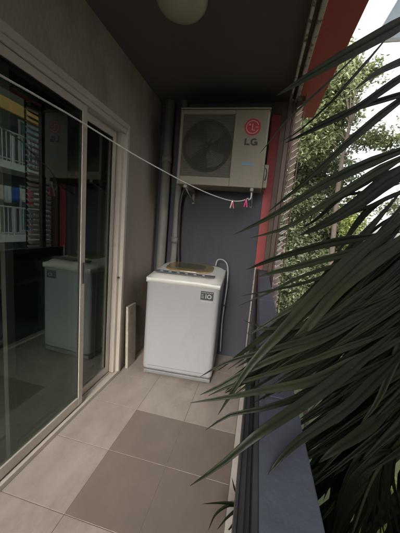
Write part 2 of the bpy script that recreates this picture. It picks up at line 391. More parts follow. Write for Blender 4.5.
# brackets
for sx in (-.32, .33):
    bm = NB()
    box(bm, (sx-.015, -.03, -.032), (sx+.015, .385, -.002), .002)
    tube(bm, [(sx, .0, -.03), (sx, .375, -.13)], .008, 6); box(bm, (sx-.012, .37, -.15), (sx+.015, .386, -.0325), .002)
    obj('bracket', bm, mat('bracket_paint', (.36, .34, .30), (.25, .22, .18), 12, .6, dirt=(.14, .07, .04), dscale=12), ac)
bm = NB(); tube(bm, spline([(x0+.06, .30, .05), (x0-.02, .30, -.1), (x0-.03, .33, -.5), (x0+.0, .34, -.95)], 20), .016, 10)
obj('refrigerant_pipe', bm, m_alud, ac)

# ------------------------------------------------------------ pipes, board
for x, r, lab in ((-1.107, .052, 'thicker grey drain pipe in the balcony corner'), (-.948, .036, 'thinner grey drain pipe behind the left of the air conditioner')):
    t = thing('drain_pipe', lab, 'pipe', (x, 2.885, 0))
    bm = NB(); tube(bm, [(0, 0, 0), (0, 0, ZC)], r, 20); obj('pipe', bm, m_pipe, t)
    for z in (.9, 2.2) if r > .05 else (1.3,):
        bm = NB(); tube(bm, [(0, 0, z), (0, 0, z+.07)], r+.006, 20); obj('coupling', bm, m_pipe, t)
bm = NB(); box(bm, (-.014, 0, 0), (.014, .17, .66), .004, rot=Matrix.Rotation(R(-2), 3, 'Y')); 
o = tag(obj('board', bm, m_board), 'short dirty cream board leaning between door frame and washing machine', 'board'); o.location = (-1.185, 2.27, .0)

# ------------------------------------------------------------ washing machine
wm = thing('washing_machine', 'grey white top loading washing machine with amber lid below the air conditioner', 'washing machine', (-.655, 2.56, 0), R(3.5))
wm.scale = (1.085, 1.06, 1.065)
w = .65; d = .58; hf, hb = .925, .985
bm = NB(); box(bm, (-w/2, -d/2, .055), (w/2, d/2, .93), .04, seg=6)
wb = obj('cabinet', bm, m_wm, wm, smooth=True)
md = wb.modifiers.new('n', 'WEIGHTED_NORMAL')
bm = NB(); box(bm, (-w/2+.012, -d/2+.012, .018), (w/2-.012, d/2-.012, .0545), .008); obj('plinth', bm, mat('plinth_grey', (.2, .2, .2), None, 5, .5), wm)
for sx in (-1, 1):
    for sy in (-1, 1):
        bm = NB(); tube(bm, [(sx*(w/2-.06), sy*(d/2-.06), 0), (sx*(w/2-.06), sy*(d/2-.06), .0175)], .022, 12); obj('foot', bm, m_rub, wm)
# top frame: rounded wedge rising to the back
bm = NB(); nx, ny = 24, 20; grid = []
def topz(u, v):   # u across -1..1 , v front -1 .. back 1
    z = .985 + .05*(v+1)/2
    e = min(1, abs(u)**9 + (max(-v, 0))**6 + max(v, 0)**10)
    return z - .046*e
for j in range(ny+1):
    row = []
    for i in range(nx+1):
        u = math.sin((i/nx*2-1)*PI/2); v = math.sin((j/ny*2-1)*PI/2)
        x = u*(w/2+.004)*(1-.012*max(-v, 0)**6); y = v*(d/2+.004)*(1-.010*abs(u)**6)
        row.append(bm.verts.new((x, y, topz(u, v))))
    grid.append(row)
for j in range(ny):
    for i in range(nx): bm.faces.new((grid[j][i], grid[j][i+1], grid[j+1][i+1], grid[j+1][i])).smooth = True
bnd = [grid[0][i] for i in range(nx+1)]+[grid[j][nx] for j in range(1, ny+1)]+[grid[ny][i] for i in range(nx-1, -1, -1)]+[grid[j][0] for j in range(ny-1, 0, -1)]
low = [bm.verts.new((v.co.x, v.co.y, .897)) for v in bnd]
for i in range(len(bnd)):
    k = (i+1) % len(bnd); bm.faces.new((bnd[i], bnd[k], low[k], low[i])).smooth = True
bm.faces.new(low[::-1])
tp = obj('top_frame', bm, m_wmtop, wm)
slope = math.atan(.045/(d+.012))
def onTop(lst, name, m, par=tp, bev=.01, z0=.0, z1=.012):
    bm = NB()
    for (a, b, c, e) in lst: box(bm, (a, b, z0), (c, e, z1), bev, seg=3)
    o = obj(name, bm, m, par, smooth=False); o.location = (0, 0, .9+.1135+.0); o.rotation_euler = (slope, 0, 0); return o
onTop([(-.265, -.265, .265, -.195)], 'control_panel', m_panel, bev=.005, z1=.003)
mbt = mat('button_grey', (.45, .45, .44), None, 5, .4)
for k in range(6): onTop([(-.22+.075*k, -.245, -.195+.075*k, -.225)], 'button', mbt, bev=.002, z1=.0065)
# rounded lid: superellipse plate
def plate(name, a, b, cx, cy, z0, z1, m, n=56, p=3.2, par=tp):
    bm = NB()
    def se(t, k): 
        c, s = math.cos(t), math.sin(t)
        return (cx+k*a*math.copysign(abs(c)**(2/p), c), cy+k*b*math.copysign(abs(s)**(2/p), s))
    lo = [bm.verts.new((*se(i*2*PI/n, 1), z0)) for i in range(n)]; hi = [bm.verts.new((*se(i*2*PI/n, 1), z1-.006)) for i in range(n)]; to = [bm.verts.new((*se(i*2*PI/n, .97), z1)) for i in range(n)]
    for A, B in ((lo, hi), (hi, to)):
        for i in range(n): bm.faces.new((A[i], A[(i+1)%n], B[(i+1)%n], B[i])).smooth = True
    bm.faces.new(to)
    o = obj(name, bm, m, par); o.location = (0, 0, .9+.1135+.0); o.rotation_euler = (slope, 0, 0); return o
ld_ = plate('lid', .225, .185, 0, .03, -.005, .010, m_lid)
o = plate('lid_window', .15, .115, 0, .035, .0, .0125, m_lidg)
# badge on the front
bm = NB(); box(bm, (.165, -d/2-.0022, .795), (.275, -d/2+.001, .872), .001); bd = obj('badge', bm, m_ink, wm)
bm = NB(); y = -d/2-.003
quad(bm, .207, .808, .215, .848, y); ring(bm, (.240, .828), .011, .020, y, n=24)
for k in range(7): quad(bm, .172+k*.0143, .857, .180+k*.0143, .864, y)
for k in range(3): quad(bm, .172, .812+k*.014, .196-k*.004, .817+k*.014, y)
obj('badge_digits', bm, mat('badge_grey', (.36, .36, .36), None, 8, .5), bd)
bm = NB(); box(bm, (.172, -d/2-.0015, .775), (.262, -d/2+.001, .7825)); obj('badge_line', bm, m_badge, wm)
bm = NB(); box(bm, (-w/2+.05, -d/2-.0012, .108), (w/2-.05, -d/2+.001, .111)); obj('panel_seam', bm, m_panel, wm)
# hose
bm = NB(); tube(bm, spline([(.22, .24, 1.03), (.235, .24, 1.09), (.29, .23, 1.10), (.345, .21, 1.04), (.36, .19, .85), (.352, .17, .6), (.35, .18, .4), (.36, .22, .1)], 50), .0065, 10); obj('drain_hose', bm, m_hose, wm)
bm = NB(); tube(bm, [(.345, .17, .635), (.37, .17, .635)], .012, 8); obj('hose_clip', bm, m_alud, wm)

# ------------------------------------------------------------ ceiling lamp
lm = thing('ceiling_lamp', 'unlit frosted dome lamp on the dark ceiling', 'ceiling lamp', (-.585, 1.60, ZC))
bm = NB(); lathe(bm, [(.0001, -.001), (.145, -.001), (.15, -.01), (.15, -.03), (.145, -.034)], 48); obj('base', bm, m_chrome, lm)
bm = NB(); lathe(bm, [(.138, -.03), (.142, -.045), (.138, -.07), (.12, -.095), (.09, -.115), (.05, -.127), (.0001, -.131)], 48); obj('shade', bm, m_lamp, lm)
for a in (-.15, 2*PI/3-.15, 4*PI/3-.15):
    bm = NB(); tube(bm, spline([(.153*math.cos(a), .153*math.sin(a), -.02), (.155*math.cos(a), .155*math.sin(a), -.05), (.142*math.cos(a), .142*math.sin(a), -.078)], 8), .006, 8); obj('clip', bm, m_alud, lm)
lm.scale = (1.06, 1.06, 1.0)

# ------------------------------------------------------------ clothes line and pegs
line = [(-60, 38, .60), (0, 75, .90), (37, 96, 1.08), (75, 118, 1.29), (112, 141, 1.52), (140, 158, 1.70), (170, 174.5, 1.94), (190, 185, 2.10), (210, 194, 2.25), (228, 200, 2.36), (240, 201, 2.42), (249, 198, 2.47)]
pts = spline([P(*q) for q in line], 90)
hook = Vector((XW, -.35, 2.02))
pts = [hook+ (pts[0]-hook)*(k/10) for k in range(10)]+pts
bm = NB()
for ph in (0, 2*PI/3, 4*PI/3):   # three twisted strands
    ext = []; s = 0
    dense = []
    for a, b in zip(pts, pts[1:]):
        n_ = max(1, int((b-a).length/.006))
        dense += [a+(b-a)*(k/n_) for k in range(n_)]
    for i, p in enumerate(dense):
        t = (dense[min(i+1, len(dense)-1)]-dense[max(i-1, 0)]).normalized(); a = t.cross(Vector((0, 0, 1))).normalized(); b = t.cross(a)
        an = ph+i*.006/.032*2*PI
        ext.append(p+(a*math.cos(an)+b*math.sin(an))*.0022)
    tube(bm, ext, .0026, 5)
tag(obj('clothes_line', bm, m_rope), 'twisted white clothes line strung across the balcony', 'rope')
def peg(px, py, d, ang, lab, m1, m2):
    t = thing('clothes_peg', lab, 'clothes peg', P(px, py, d), R(ang), 'pegs on the clothes line')
    for s, m in ((-1, m1), (1, m2)):
        bm = NB(); box(bm, (-.005, -.006, -.062), (.005, .006, .016), .002, rot=Matrix.Rotation(R(13*s), 3, 'Y'))
        o = obj('jaw', bm, m, t); o.location = (-s*.0075, 0, -.004)
    bm = NB(); tube(bm, [(0, -.007, -.004), (0, .007, -.004)], .005, 8); obj('spring', bm, m_chrome, t)
peg(232.5, 201, 2.37, 0, 'pink peg with one pale jaw, left of the two on the line', m_peg, m_pegw)
peg(246, 200, 2.42, 35, 'all pink peg closest to the bracket end of the line', m_peg, m_peg)
bm = NB(); q = P(249.5, 198, 2.48); tube(bm, spline([q+Vector((-.01, 0, -.02)), q+Vector((.012, 0, -.0)), q+Vector((.012, 0, .05)), q+Vector((.0, .0, .085))], 16), .006, 8)
tag(obj('line_hook', bm, m_whitepl), 'small white hook under the air conditioner holding the clothes line', 'hook')

# ------------------------------------------------------------ palm
palm = thing('palm_tree', 'dark palm whose long fronds reach over the parapet into the balcony', 'palm tree', (1.15, .75, -4))
C0 = Vector((0, 0, H))
def blade(bm, pts, wpx, roll=None, ww=None, n=14, fold=.34):
    w3 = [P(*q) for q in pts]; cv = spline(w3, n)
    dm = sum(q[2] for q in pts)/len(pts)
    W_ = (ww if ww else wpx*dm/F); roll = random.uniform(-.35, .35) if roll is None else roll
    rows = []
    for i, p in enumerate(cv):
        t = (cv[min(i+1, n)]-cv[max(i-1, 0)]).normalized()
        vd = (p-C0).normalized(); s = t.cross(vd).normalized()
        nn = s.cross(t).normalized(); s2 = (s*math.cos(roll)+nn*math.sin(roll)); n2 = s2.cross(t)
        u = i/n; wv = W_/2*1.25*min(1, .12+u*3)*max(0, 1-u)**.72 + .0004
        rows.append([bm.verts.new(p-s2*wv), bm.verts.new(p+n2*wv*fold*2), bm.verts.new(p+s2*wv)])
    for a, b in zip(rows, rows[1:]):
        for k in (0, 1):
            f = bm.faces.new((a[k], a[k+1], b[k+1], b[k])); f.smooth = True
        e = bm.edges.get((a[1], b[1]))
        if e: e.smooth = False
fronds = []
def frond(rach, blades, m=m_palm, r0=.012, wscale=1.):
    bm = NB()
    for b in blades:
        q0, q1 = b[0][0], b[0][1]
        if q0[0] < 396 and m is m_palm and r0 > .005:
            L_ = math.hypot(q0[0]-q1[0], q0[1]-q1[1]); ux, uy = (q0[0]-q1[0])/L_, (q0[1]-q1[1])/L_
            e = max(45, 425-q0[0])
            b = ([(q0[0]+ux*e, q0[1]+uy*e-2, q0[2]+.16), (q0[0]+ux*e*.5, q0[1]+uy*e*.5, q0[2]+.07)]+list(b[0]),)+tuple(b[1:])
        blade(bm, b[0], b[1]*wscale, b[2] if len(b) > 2 else None)
    o = obj('frond', bm, m, palm); o.location = -palm.location
    bm = NB(); rp = spline([P(*q) for q in rach], 30)
    tube(bm, rp, [r0*(1-.75*i/30) for i in range(31)], 8); obj('stalk', bm, m_palmy, o)
    sm = o.modifiers.new('s', 'SOLIDIFY'); sm.thickness = .0008
    return o
# upper frond
frond([(620, 330, 1.15), (560, 200, 1.1), (500, 90, .95), (450, 0, .85), (430, -60, .8)], [
 ([(460, -12, .86), (400, 24, .78), (350, 52, .72), (312, 74, .69), (276, 96, .67)], 14, 0),
 ([(465, 35, .88), (402, 61, .82), (375, 74, .78), (354, 90, .75)], 8),
 ([(470, 35, .9), (402, 77, .80), (355, 109, .75), (312, 130, .71), (285, 143, .69)], 8),
 ([(480, 70, .92), (402, 94, .84), (360, 107, .80), (325, 121, .77), (300, 137, .74)], 6),
 ([(475, 50, .95), (402, 99, .86), (358, 134, .80), (330, 159, .77), (300, 186, .74), (268, 212, .72)], 9),
 ([(345, 86, .8), (330, 103, .79), (300, 130, .78), (280, 142, .78)], 3),
 ([(300, 108, .75), (285, 122, .74), (270, 141, .73), (260, 153, .73)], 2),
 ([(480, -30, .9), (440, -10, .85), (410, 5, .8), (404, -12, .8)], 8),
])
# middle frond
frond([(620, 330, 1.15), (540, 230, 1.0), (470, 160, .85), (440, 120, .75)], [
 ([(470, 125, .9), (402, 150, .80), (362, 166, .74), (330, 181, .71), (300, 199, .69), (268, 218, .67), (233, 235, .66)], 11, .1),
 ([(480, 122, .86), (402, 158, .78), (375, 172, .75), (345, 191, .72), (315, 210, .70), (285, 228, .68), (250, 238, .67)], 9),
 ([(490, 130, .86), (402, 172, .76), (358, 203, .72), (330, 221, .69), (298, 236, .68)], 17, 0),
 ([(480, 165, .9), (402, 192, .82), (375, 204, .79), (345, 216, .77), (318, 228, .75)], 5),
 ([(402, 190, .84), (372, 207, .83), (355, 226, .81), (344, 243, .8), (333, 260, .8)], 7),
 ([(402, 160, .84), (370, 180, .81), (340, 198, .79), (318, 218, .77), (302, 228, .77)], 6),
 ([(500, 175, .86), (430, 205, .8), (385, 236, .78), (350, 262, .76), (335, 285, .76)], 7),
 ([(402, 183, .84), (375, 190, .83), (345, 195, .8), (320, 200, .8)], 4),
 ([(402, 212, .94), (380, 225, .93), (350, 250, .91), (330, 262, .9)], 3.5),
])
# big lower frond crossing the ledge
frond([(620, 330, 1.15), (500, 260, .95), (440, 235, .85), (428, 230, .84)], [
 ([(430, 198, .72), (368, 245, .66), (325, 285, .60), (285, 328, .56), (250, 366, .54), (218, 415, .54)], 15, .05),
 ([(440, 215, .74), (385, 252, .68), (340, 288, .63), (305, 330, .6), (280, 352, .58)], 16, .1),
 ([(400, 232, .80), (360, 238, .72), (330, 243, .68), (300, 251, .65), (268, 261, .64), (246, 270, .63)], 9, .1),
 ([(390, 244, .78), (345, 254, .70), (300, 266, .65), (275, 272, .63), (257, 277, .63)], 9, .1),
 ([(380, 252, .76), (340, 264, .70), (300, 277, .66), (268, 293, .65), (238, 306, .65)], 5),
 ([(350, 268, .7), (300, 284, .66), (268, 291, .65), (240, 296, .65)], 4),
 ([(360, 270, .68), (330, 285, .64), (300, 303, .61), (272, 320, .6), (248, 336, .6)], 9),
 ([(350, 300, .65), (325, 318, .62), (290, 329, .6), (262, 327, .6), (243, 320, .6)], 4.5),
 ([(345, 310, .65), (310, 322, .62), (275, 328, .6), (250, 331, .6)], 6),
 ([(350, 320, .62), (320, 335, .58), (288, 345, .56), (255, 354, .55), (225, 363, .55), (200, 377, .55)], 8),
 ([(345, 326, .62), (320, 340, .58), (285, 354, .56), (245, 372, .55), (220, 386, .55), (200, 395, .55)], 9),
 ([(340, 350, .62), (305, 363, .58), (262, 376, .56), (230, 386, .55), (208, 396, .55)], 7),
 ([(350, 364, .60), (325, 376, .57), (300, 384, .53), (265, 390, .52), (235, 396, .51), (190, 403, .51)], 12, .1),
 ([(350, 378, .60), (325, 390, .57), (298, 398, .52), (262, 409, .50), (230, 415, .50), (206, 430, .50)], 8, .1),
 ([(355, 365, .60), (330, 385, .53), (300, 406, .485), (270, 426, .455), (248, 442, .445), (222, 464, .445), (190, 486, .45)], 13, 0),
 ([(375, 380, .60), (350, 405, .53), (322, 425, .49), (300, 440, .46), (282, 457, .44), (268, 475, .43)], 12, 0),
 ([(330, 345, .66), (300, 362, .64), (270, 371, .63), (250, 381, .63)], 5),
 ([(330, 355, .66), (300, 372, .64), (272, 389, .63), (262, 402, .63)], 5),
 ([(340, 330, .66), (310, 348, .64), (280, 364, .63), (240, 380, .63), (225, 392, .63)], 6),
])
# small weed growing in the floor gutter
wd_ = thing('weed', 'small dark weed sprig growing from the strip at the parapet foot', 'weed', (.02, 1.24, .03))
k_ = P(238, 507, 1); 
def gp(px, py, dd=1.33): return (px, py, dd)
for q in ([(240, 509), (232, 504), (220, 503), (203, 504)], [(240, 509), (230, 505), (216, 514), (208, 531)], [(241, 509), (234, 512), (226, 519), (217, 530)], [(241, 509), (240, 500), (235, 490), (232, 478)], [(241, 509), (238, 516), (232, 526), (225, 534)]):
    bm = NB(); blade(bm, [gp(x, y, 1.33-.02*i) for i, (x, y) in enumerate(q)], 3.2)
    o = obj('leaf', bm, m_palm, wd_); o.location = -wd_.location
bm = NB(); tube(bm, [P(241, 509, 1.33), (.02, 1.24, .03)], .003, 6); o = obj('stem', bm, m_palmy, wd_); o.location = -wd_.location

# dense outer fronds below the level of the coping
def inside(p): return p.x < .17
# comb of straight blades crossing the coping
rb = []
rnd = random.Random(31)
def okp(p): return not (p.x < .16 and p.z < 1.125) and p.x > -.2
for i in range(72):
    tx = rnd.uniform(214, 330); ty = 322+(325-tx)*.45+rnd.uniform(-10, 95)*(.35+.65*(tx-225)/100)
    th = R(rnd.uniform(140, 154)); L_ = rnd.uniform(130, 190); dt = rnd.uniform(.555, .60) if tx < 290 else rnd.uniform(.58, .68)
    pp = []
    for k in range(6):
        u = k/5; a_ = th+R(9)*(1-u)
        pp.append((tx-math.cos(th)*L_*u+ 10*math.sin(PI*u)*.3, ty-math.sin(th)*L_*u*(1+.18*u), dt+.22*u))
    pp = pp[::-1]
    if all(okp(P(*q)) for q in pp): rb.append((pp, rnd.uniform(4, 9.5)))
print('comb', len(rb))
frond([(620, 330, 1.15), (520, 250, 1.0), (470, 200, .9), (450, 180, .86)], rb[::2])
frond([(620, 330, 1.15), (520, 280, 1.0), (470, 240, .9), (450, 220, .86)], rb[1::2])
rb = []
for i in range(110):
    a = i/109
    bx = 415+random.uniform(-5, 40); by = 245+a*170+random.uniform(-8, 8)
    d0 = random.uniform(.78, .98); L_ = random.uniform(90, 160); th = R(random.uniform(128, 150)); dr = random.uniform(-.1, .12)
    pp = []; x, y, d_ = bx, by, d0
    for k in range(6):
        pp.append((x, y, d_)); x += math.cos(th)*L_/5; y += math.sin(th)*L_/5; th -= dr*.12
        if inside(P(x+8, y, d_+.02)): break
    if len(pp) > 2: rb.append((pp, random.uniform(5, 11)*len(pp)/6))
frond([(620, 330, 1.15), (520, 250, 1.05), (440, 250, .95), (420, 330, .9), (418, 420, .88)], rb[:55], m_palmd)
frond([(620, 330, 1.15), (520, 320, 1.05), (450, 350, 1.0), (430, 420, .95), (420, 470, .9)], rb[55:], m_palmd)
rb = []
for i in range(85):
    a = random.random()
    bx = 345+random.uniform(0, 95); by = 285+random.uniform(0, 190)*(1-.35*(bx-345)/95)
    d0 = random.uniform(1.05, 1.5); L_ = random.uniform(60, 120); th = R(random.uniform(105, 158))
    pp = []; x, y, d_ = bx, by, d0
    for k in range(6):
        pp.append((x, y, d_)); x += math.cos(th)*L_/5; y += math.sin(th)*L_/5; th -= .01
        if inside(P(x+4, y, d_+.02)): break
    if len(pp) > 2: rb.append((pp, random.uniform(6, 13)*len(pp)/6))
frond([(620, 330, 1.3), (500, 270, 1.3), (420, 290, 1.3), (370, 350, 1.25), (340, 420, 1.25)], rb[:65], m_palmd)
frond([(640, 400, 1.3), (520, 340, 1.3), (440, 360, 1.3), (390, 420, 1.25), (350, 470, 1.25)], rb[65:], m_palmd)
rb = []
for i in range(44):
    bx = random.uniform(335, 430); by = random.uniform(360, 500)
    d0 = random.uniform(1.15, 1.9); L_ = random.uniform(60, 120); th = R(random.uniform(95, 150))
    pp = []; x, y, d_ = bx, by, d0
    for k in range(6):
        pp.append((x, y, d_)); x += math.cos(th)*L_/5; y += math.sin(th)*L_/5
        if inside(P(x+4, y, d_+.02)): break
    if len(pp) > 2: rb.append((pp, random.uniform(8, 15)*len(pp)/6))
frond([(640, 420, 1.5), (520, 380, 1.5), (440, 400, 1.5), (400, 440, 1.5), (360, 500, 1.5)], rb, m_palmd)
# rest of the crown: fronds arching away from the balcony
crown = P(620, 330, 1.15)
def free_frond(az, el, L_, seed, crown=crown, palm=palm, wd=.017):
    rnd = random.Random(seed); ca, sa = math.cos(R(az)), math.sin(R(az)); pts = []; p = crown.copy(); e = R(el)
    for k in range(9):
        pts.append(p.copy()); p = p+Vector((ca*math.cos(e), sa*math.cos(e), math.sin(e)))*L_/8; e -= R(13)
    cv = spline(pts, 44); bm = NB(); side = Vector((-sa, ca, 0))
    for i in range(5, 45):
        t = (cv[min(i+1, 44)]-cv[i-1]).normalized(); up = side.cross(t)*-1
        ln = .52*math.sin(PI*min(.97, .25+.72*i/44))
        for sg in (-1, 1):
            d_ = (side*sg*.8+t*.6+Vector((0, 0, rnd.uniform(-.1, .25)))).normalized(); q = cv[i].copy(); rows = []
            for j in range(7):
                u = j/6; wv = wd*min(1, .3+u*3)*(1-u)**.7+.0004
                rows.append([bm.verts.new(q-t*wv), bm.verts.new(q+Vector((0, 0, -wv*.4))), bm.verts.new(q+t*wv)])
                q = q+d_*ln/6; d_ = (d_+Vector((0, 0, -.14))).normalized()
            for a_, b_ in zip(rows, rows[1:]):
                for k in (0, 1): bm.faces.new((a_[k], a_[k+1], b_[k+1], b_[k])).smooth = True
    o = obj('frond', bm, m_palm, palm); o.location = -palm.location
    bm = NB(); tube(bm, cv, [.013*(1-.8*i/44) for i in range(45)], 8); obj('stalk', bm, m_palmy, o)
for k, (az, el, L_) in enumerate([(-95, 62, 1.5), (-60, 50, 1.6), (-25, 60, 1.7), (10, 48, 1.6), (30, 70, 1.7), (-120, 78, 1.3), (-75, 30, 1.5), (-10, 25, 1.5), (-40, 12, 1.4), (-110, 35, 1.2), (20, 15, 1.3)]): free_frond(az, el, L_, k)
shade_palm = thing('palm_tree', 'added unseen palm right of the camera, its crown shading the parapet top and near fronds', 'palm tree', (1.5, -.5, -4))  # out of view, added so its crown shades the coping and front palm
cr2 = Vector((1.35, -.35, 3.1))
bm = NB(); tube(bm, spline([cr2, (1.42, -.42, 1.5), (1.5, -.5, -1), (1.5, -.5, -4.05)], 40), [.06+.02*(i/40)+(.006 if i % 3 == 0 else 0) for i in range(41)], 14)
o = obj('trunk', bm, m_bark, shade_palm); o.location = -shade_palm.location
for k, (az, el, L_) in enumerate([(80, 35, 1.5), (60, 40, 1.5), (100, 55, 1.5), (40, 20, 1.6), (10, 40, 1.6), (-20, 30, 1.5), (-60, 40, 1.5), (-100, 35, 1.5), (125, 62, 1.2), (150, 70, 1.0), (70, 65, 1.5), (20, 60, 1.5), (-140, 60, 1.2), (-40, 60, 1.5), (90, 15, 1.5), (50, 5, 1.5), (110, 30, 1.4), (75, 50, 1.3), (130, 45, 1.1), (0, 10, 1.5), (-80, 10, 1.4), (-30, 0, 1.5), (160, 50, .9)]): free_frond(az, el, L_, 50+k, cr2, shade_palm, .034)
# curved blade with pale midrib, and hanging fan lower right
frond([(640, 400, 1.2), (520, 380, 1.1), (440, 405, .95), (395, 447, .86), (372, 480, .84), (350, 540, .82)], [
 ([(420, 300, .75), (402, 342, .73), (391, 370, .72), (377, 402, .71), (360, 425, .71)], 9, 0),
 ([(400, 400, .8), (365, 430, .76), (335, 450, .74), (318, 463, .74)], 12),
 ]+[([(398-i*3.0, 446+i*2.9, .85), (392-i*2.6+random.uniform(-3, 3), 475+i*3, .86), (398-i*4.0+random.uniform(-3, 3), 505+i*2, .87), (412-i*6.2+random.uniform(-4, 4), 560, .88)], random.uniform(3, 5.5)) for i in range(14)]
 +[([(392-i*4, 450+i*6, .85), (362-i*3, 462+i*9, .86), (345-i*2, 490+i*10, .87), (334-i, 520+i*9, .88)], random.uniform(9, 14)) for i in range(8)], m_palmd)
# trunk of the palm
bm = NB(); tp_ = [P(620, 330, 1.15)+Vector(v) for v in ((0, 0, .05), (.02, -.02, -.6), (.05, -.05, -2), (.08, -.03, -3.6), (.08, -.03, -5.5))]
tp_[-1].z = -4.05
tube(bm, spline(tp_, 40), [.055+.02*(i/40)+(.006 if i % 3 == 0 else 0) for i in range(41)], 14)
o = obj('trunk', bm, m_bark, palm); o.location = -palm.location

# ------------------------------------------------------------ trees outside
def tree(name, label, loc, blobs, nleaf, ls, m, trunk_h, tr=.14, seed=1, cl=26):
    rnd = random.Random(seed)
    t = thing(name, label, 'tree', loc, 0, 'trees outside the balcony')
    bm = NB(); tops = []
    tube(bm, spline([(0, 0, 0), (.1, -.05, trunk_h*.4), (-.05, .1, trunk_h*.8), (0, .05, trunk_h)], 16), [tr*(1-.5*i/16) for i in range(17)], 10)
    for (c, r) in blobs:
        c = Vector(c)
        for k in range(2):
            e = c+Vector([rnd.gauss(0, .4)*q for q in r]); st = Vector((0, 0, min(trunk_h, max(trunk_h*.5, e.z-1.1))))
            mid = (st+e)/2+Vector((rnd.uniform(-.2, .2), rnd.uniform(-.2, .2), rnd.uniform(0, .3)))
            tube(bm, spline([st, mid, e], 8), [tr*.25*(1-.85*i/8) for i in range(9)], 6)
            tops.append(e)
    obj('trunk', bm, m_bark, t)
    bm = NB(); tot = sum(r[0]*r[1]*r[2] for c, r in blobs)
    for c, r in blobs:
        ncl = max(3, int(nleaf/cl*(r[0]*r[1]*r[2])/tot))
        for q in range(ncl):
            v = Vector((rnd.gauss(0, 1), rnd.gauss(0, 1), rnd.gauss(0, 1))).normalized()*(rnd.random()**.4)
            cc = Vector((c[0]+v.x*r[0], c[1]+v.y*r[1], c[2]+v.z*r[2])); ax = (v+Vector((rnd.uniform(-.6, .6), rnd.uniform(-.6, .6), rnd.uniform(-.8, .4)))).normalized()
            for k in range(cl):
                p = cc+ax*rnd.uniform(-.25, .3)+Vector((rnd.gauss(0, .11), rnd.gauss(0, .11), rnd.gauss(0, .08)))
                l = ls*rnd.uniform(.6, 1.3); a = Vector((rnd.gauss(0, 1), rnd.gauss(0, 1), rnd.gauss(-.4, .6))).normalized(); b = a.cross(Vector((rnd.gauss(0, .5), rnd.gauss(0, .5), 1))).normalized()
                n_ = a.cross(b)*l*.12
                bm.faces.new([bm.verts.new(p), bm.verts.new(p+a*l*.45+b*l*.25+n_), bm.verts.new(p+a*l), bm.verts.new(p+a*l*.45-b*l*.25+n_)])
    obj('crown', bm, m, t)
    return t
GZ = -4.0
def ptree(label, px0, d0, blobs, nleaf, ls, m, th, tr, seed):
    b0 = P(px0, 300, d0); loc = Vector((b0.x, b0.y, GZ)); bl = []
    for (px, py, rx, ry, d) in blobs:
        c = P(px, py, d)-loc; bl.append(((c.x, c.y, c.z), (rx*d/F, (rx+ry)/2*d/F, ry*d/F)))
    tree('broadleaf_tree', label, loc, bl, nleaf, ls, m, th, tr, seed)
ptree('tall pale green tree rising behind the red soffit into the white sky', 322, 10,
      [(328, 88, 26, 30, 10), (362, 73, 19, 11, 10), (316, 132, 26, 26, 10.5), (344, 112, 16, 12, 10), (336, 42, 11, 12, 10), (374, 137, 30, 8, 10), (346, 60, 12, 10, 10)], 19000, .17, m_leafA, 9.6, .12, 3)
ptree('broad grey green tree filling the view beside the louvred screen', 318, 13,
      [(322, 176, 32, 25, 13), (298, 225, 34, 40, 13), (335, 222, 22, 30, 13), (300, 285, 40, 45, 12), (345, 290, 36, 40, 12), (326, 250, 30, 30, 13), (302, 170, 22, 30, 13)], 62000, .19, m_leafC, 7.4, .15, 5)
ptree('bright yellow green tree glimpsed between the palm fronds', 352, 10.5,
      [(350, 222, 13, 20, 10.5), (332, 312, 26, 26, 10), (356, 262, 16, 22, 10.5)], 7000, .13, m_leafB, 5.2, .09, 8)
ptree('sparse light green tree at the right edge under the white sky', 405, 12,
      [(394, 207, 16, 11, 12), (425, 195, 22, 18, 12), (410, 228, 14, 6, 12)], 5000, .13, m_leafA, 6.2, .09, 11)
ptree('low dense tree just below the parapet beside the palm', 322, 6,
      [(322, 352, 34, 38, 6), (355, 395, 34, 38, 6), (385, 345, 30, 26, 7)], 16000, .085, m_leafC, 2.0, .08, 13)
# shrubs on the ground
def shrub(loc, r, h, m, seed, lab):
    rnd = random.Random(seed); t = thing('shrub', lab, 'shrub', loc, 0, 'shrubs on the ground below')
    bm = NB()
    for k in range(6): tube(bm, [(0, 0, 0), (rnd.uniform(-r, r)*.5, rnd.uniform(-r, r)*.5, h*.7)], .02, 5)
    obj('stem', bm, m_bark, t)
    bm = NB()
    for k in range(2600):
        v = Vector((rnd.gauss(0, 1), rnd.gauss(0, 1), rnd.gauss(0, 1))).normalized()*(rnd.random()**.4)
        p = Vector((v.x*r, v.y*r, h*.55+v.z*h*.5)); l = rnd.uniform(.1, .2)
        a = Vector((rnd.gauss(0, 1), rnd.gauss(0, 1), rnd.gauss(.3, .6))).normalized(); b = a.cross(Vector((0, .3, 1))).normalized()
        bm.faces.new([bm.verts.new(p), bm.verts.new(p+a*l*.5+b*l*.22), bm.verts.new(p+a*l), bm.verts.new(p+a*l*.5-b*l*.22)])
    obj('crown', bm, m, t)
shrub((2.3, 1.9, GZ), .9, 1.9, m_leafB, 1, 'bright yellow green shrub on the ground under the palm fan')
shrub((3.3, 2.6, GZ), 1.0, 1.5, m_leafA, 2, 'mid green shrub on the ground right of the palm fan')
shrub((2.5, 3.4, GZ), .9, 2.4, m_leafB, 3, 'taller yellow green shrub on the ground beyond the palm')

# ------------------------------------------------------------ ground, building opposite, tower, low house
bm = NB(); box(bm, (-400, -400, GZ-1), (400, 900, GZ)); o = obj('ground', bm, m_grass); o['kind'] = 'structure'
bm = NB(); box(bm, (5.6, -60, GZ-.1), (7.0, 200, GZ+.004)); o = obj('path', bm, m_conc); o['kind'] = 'structure'
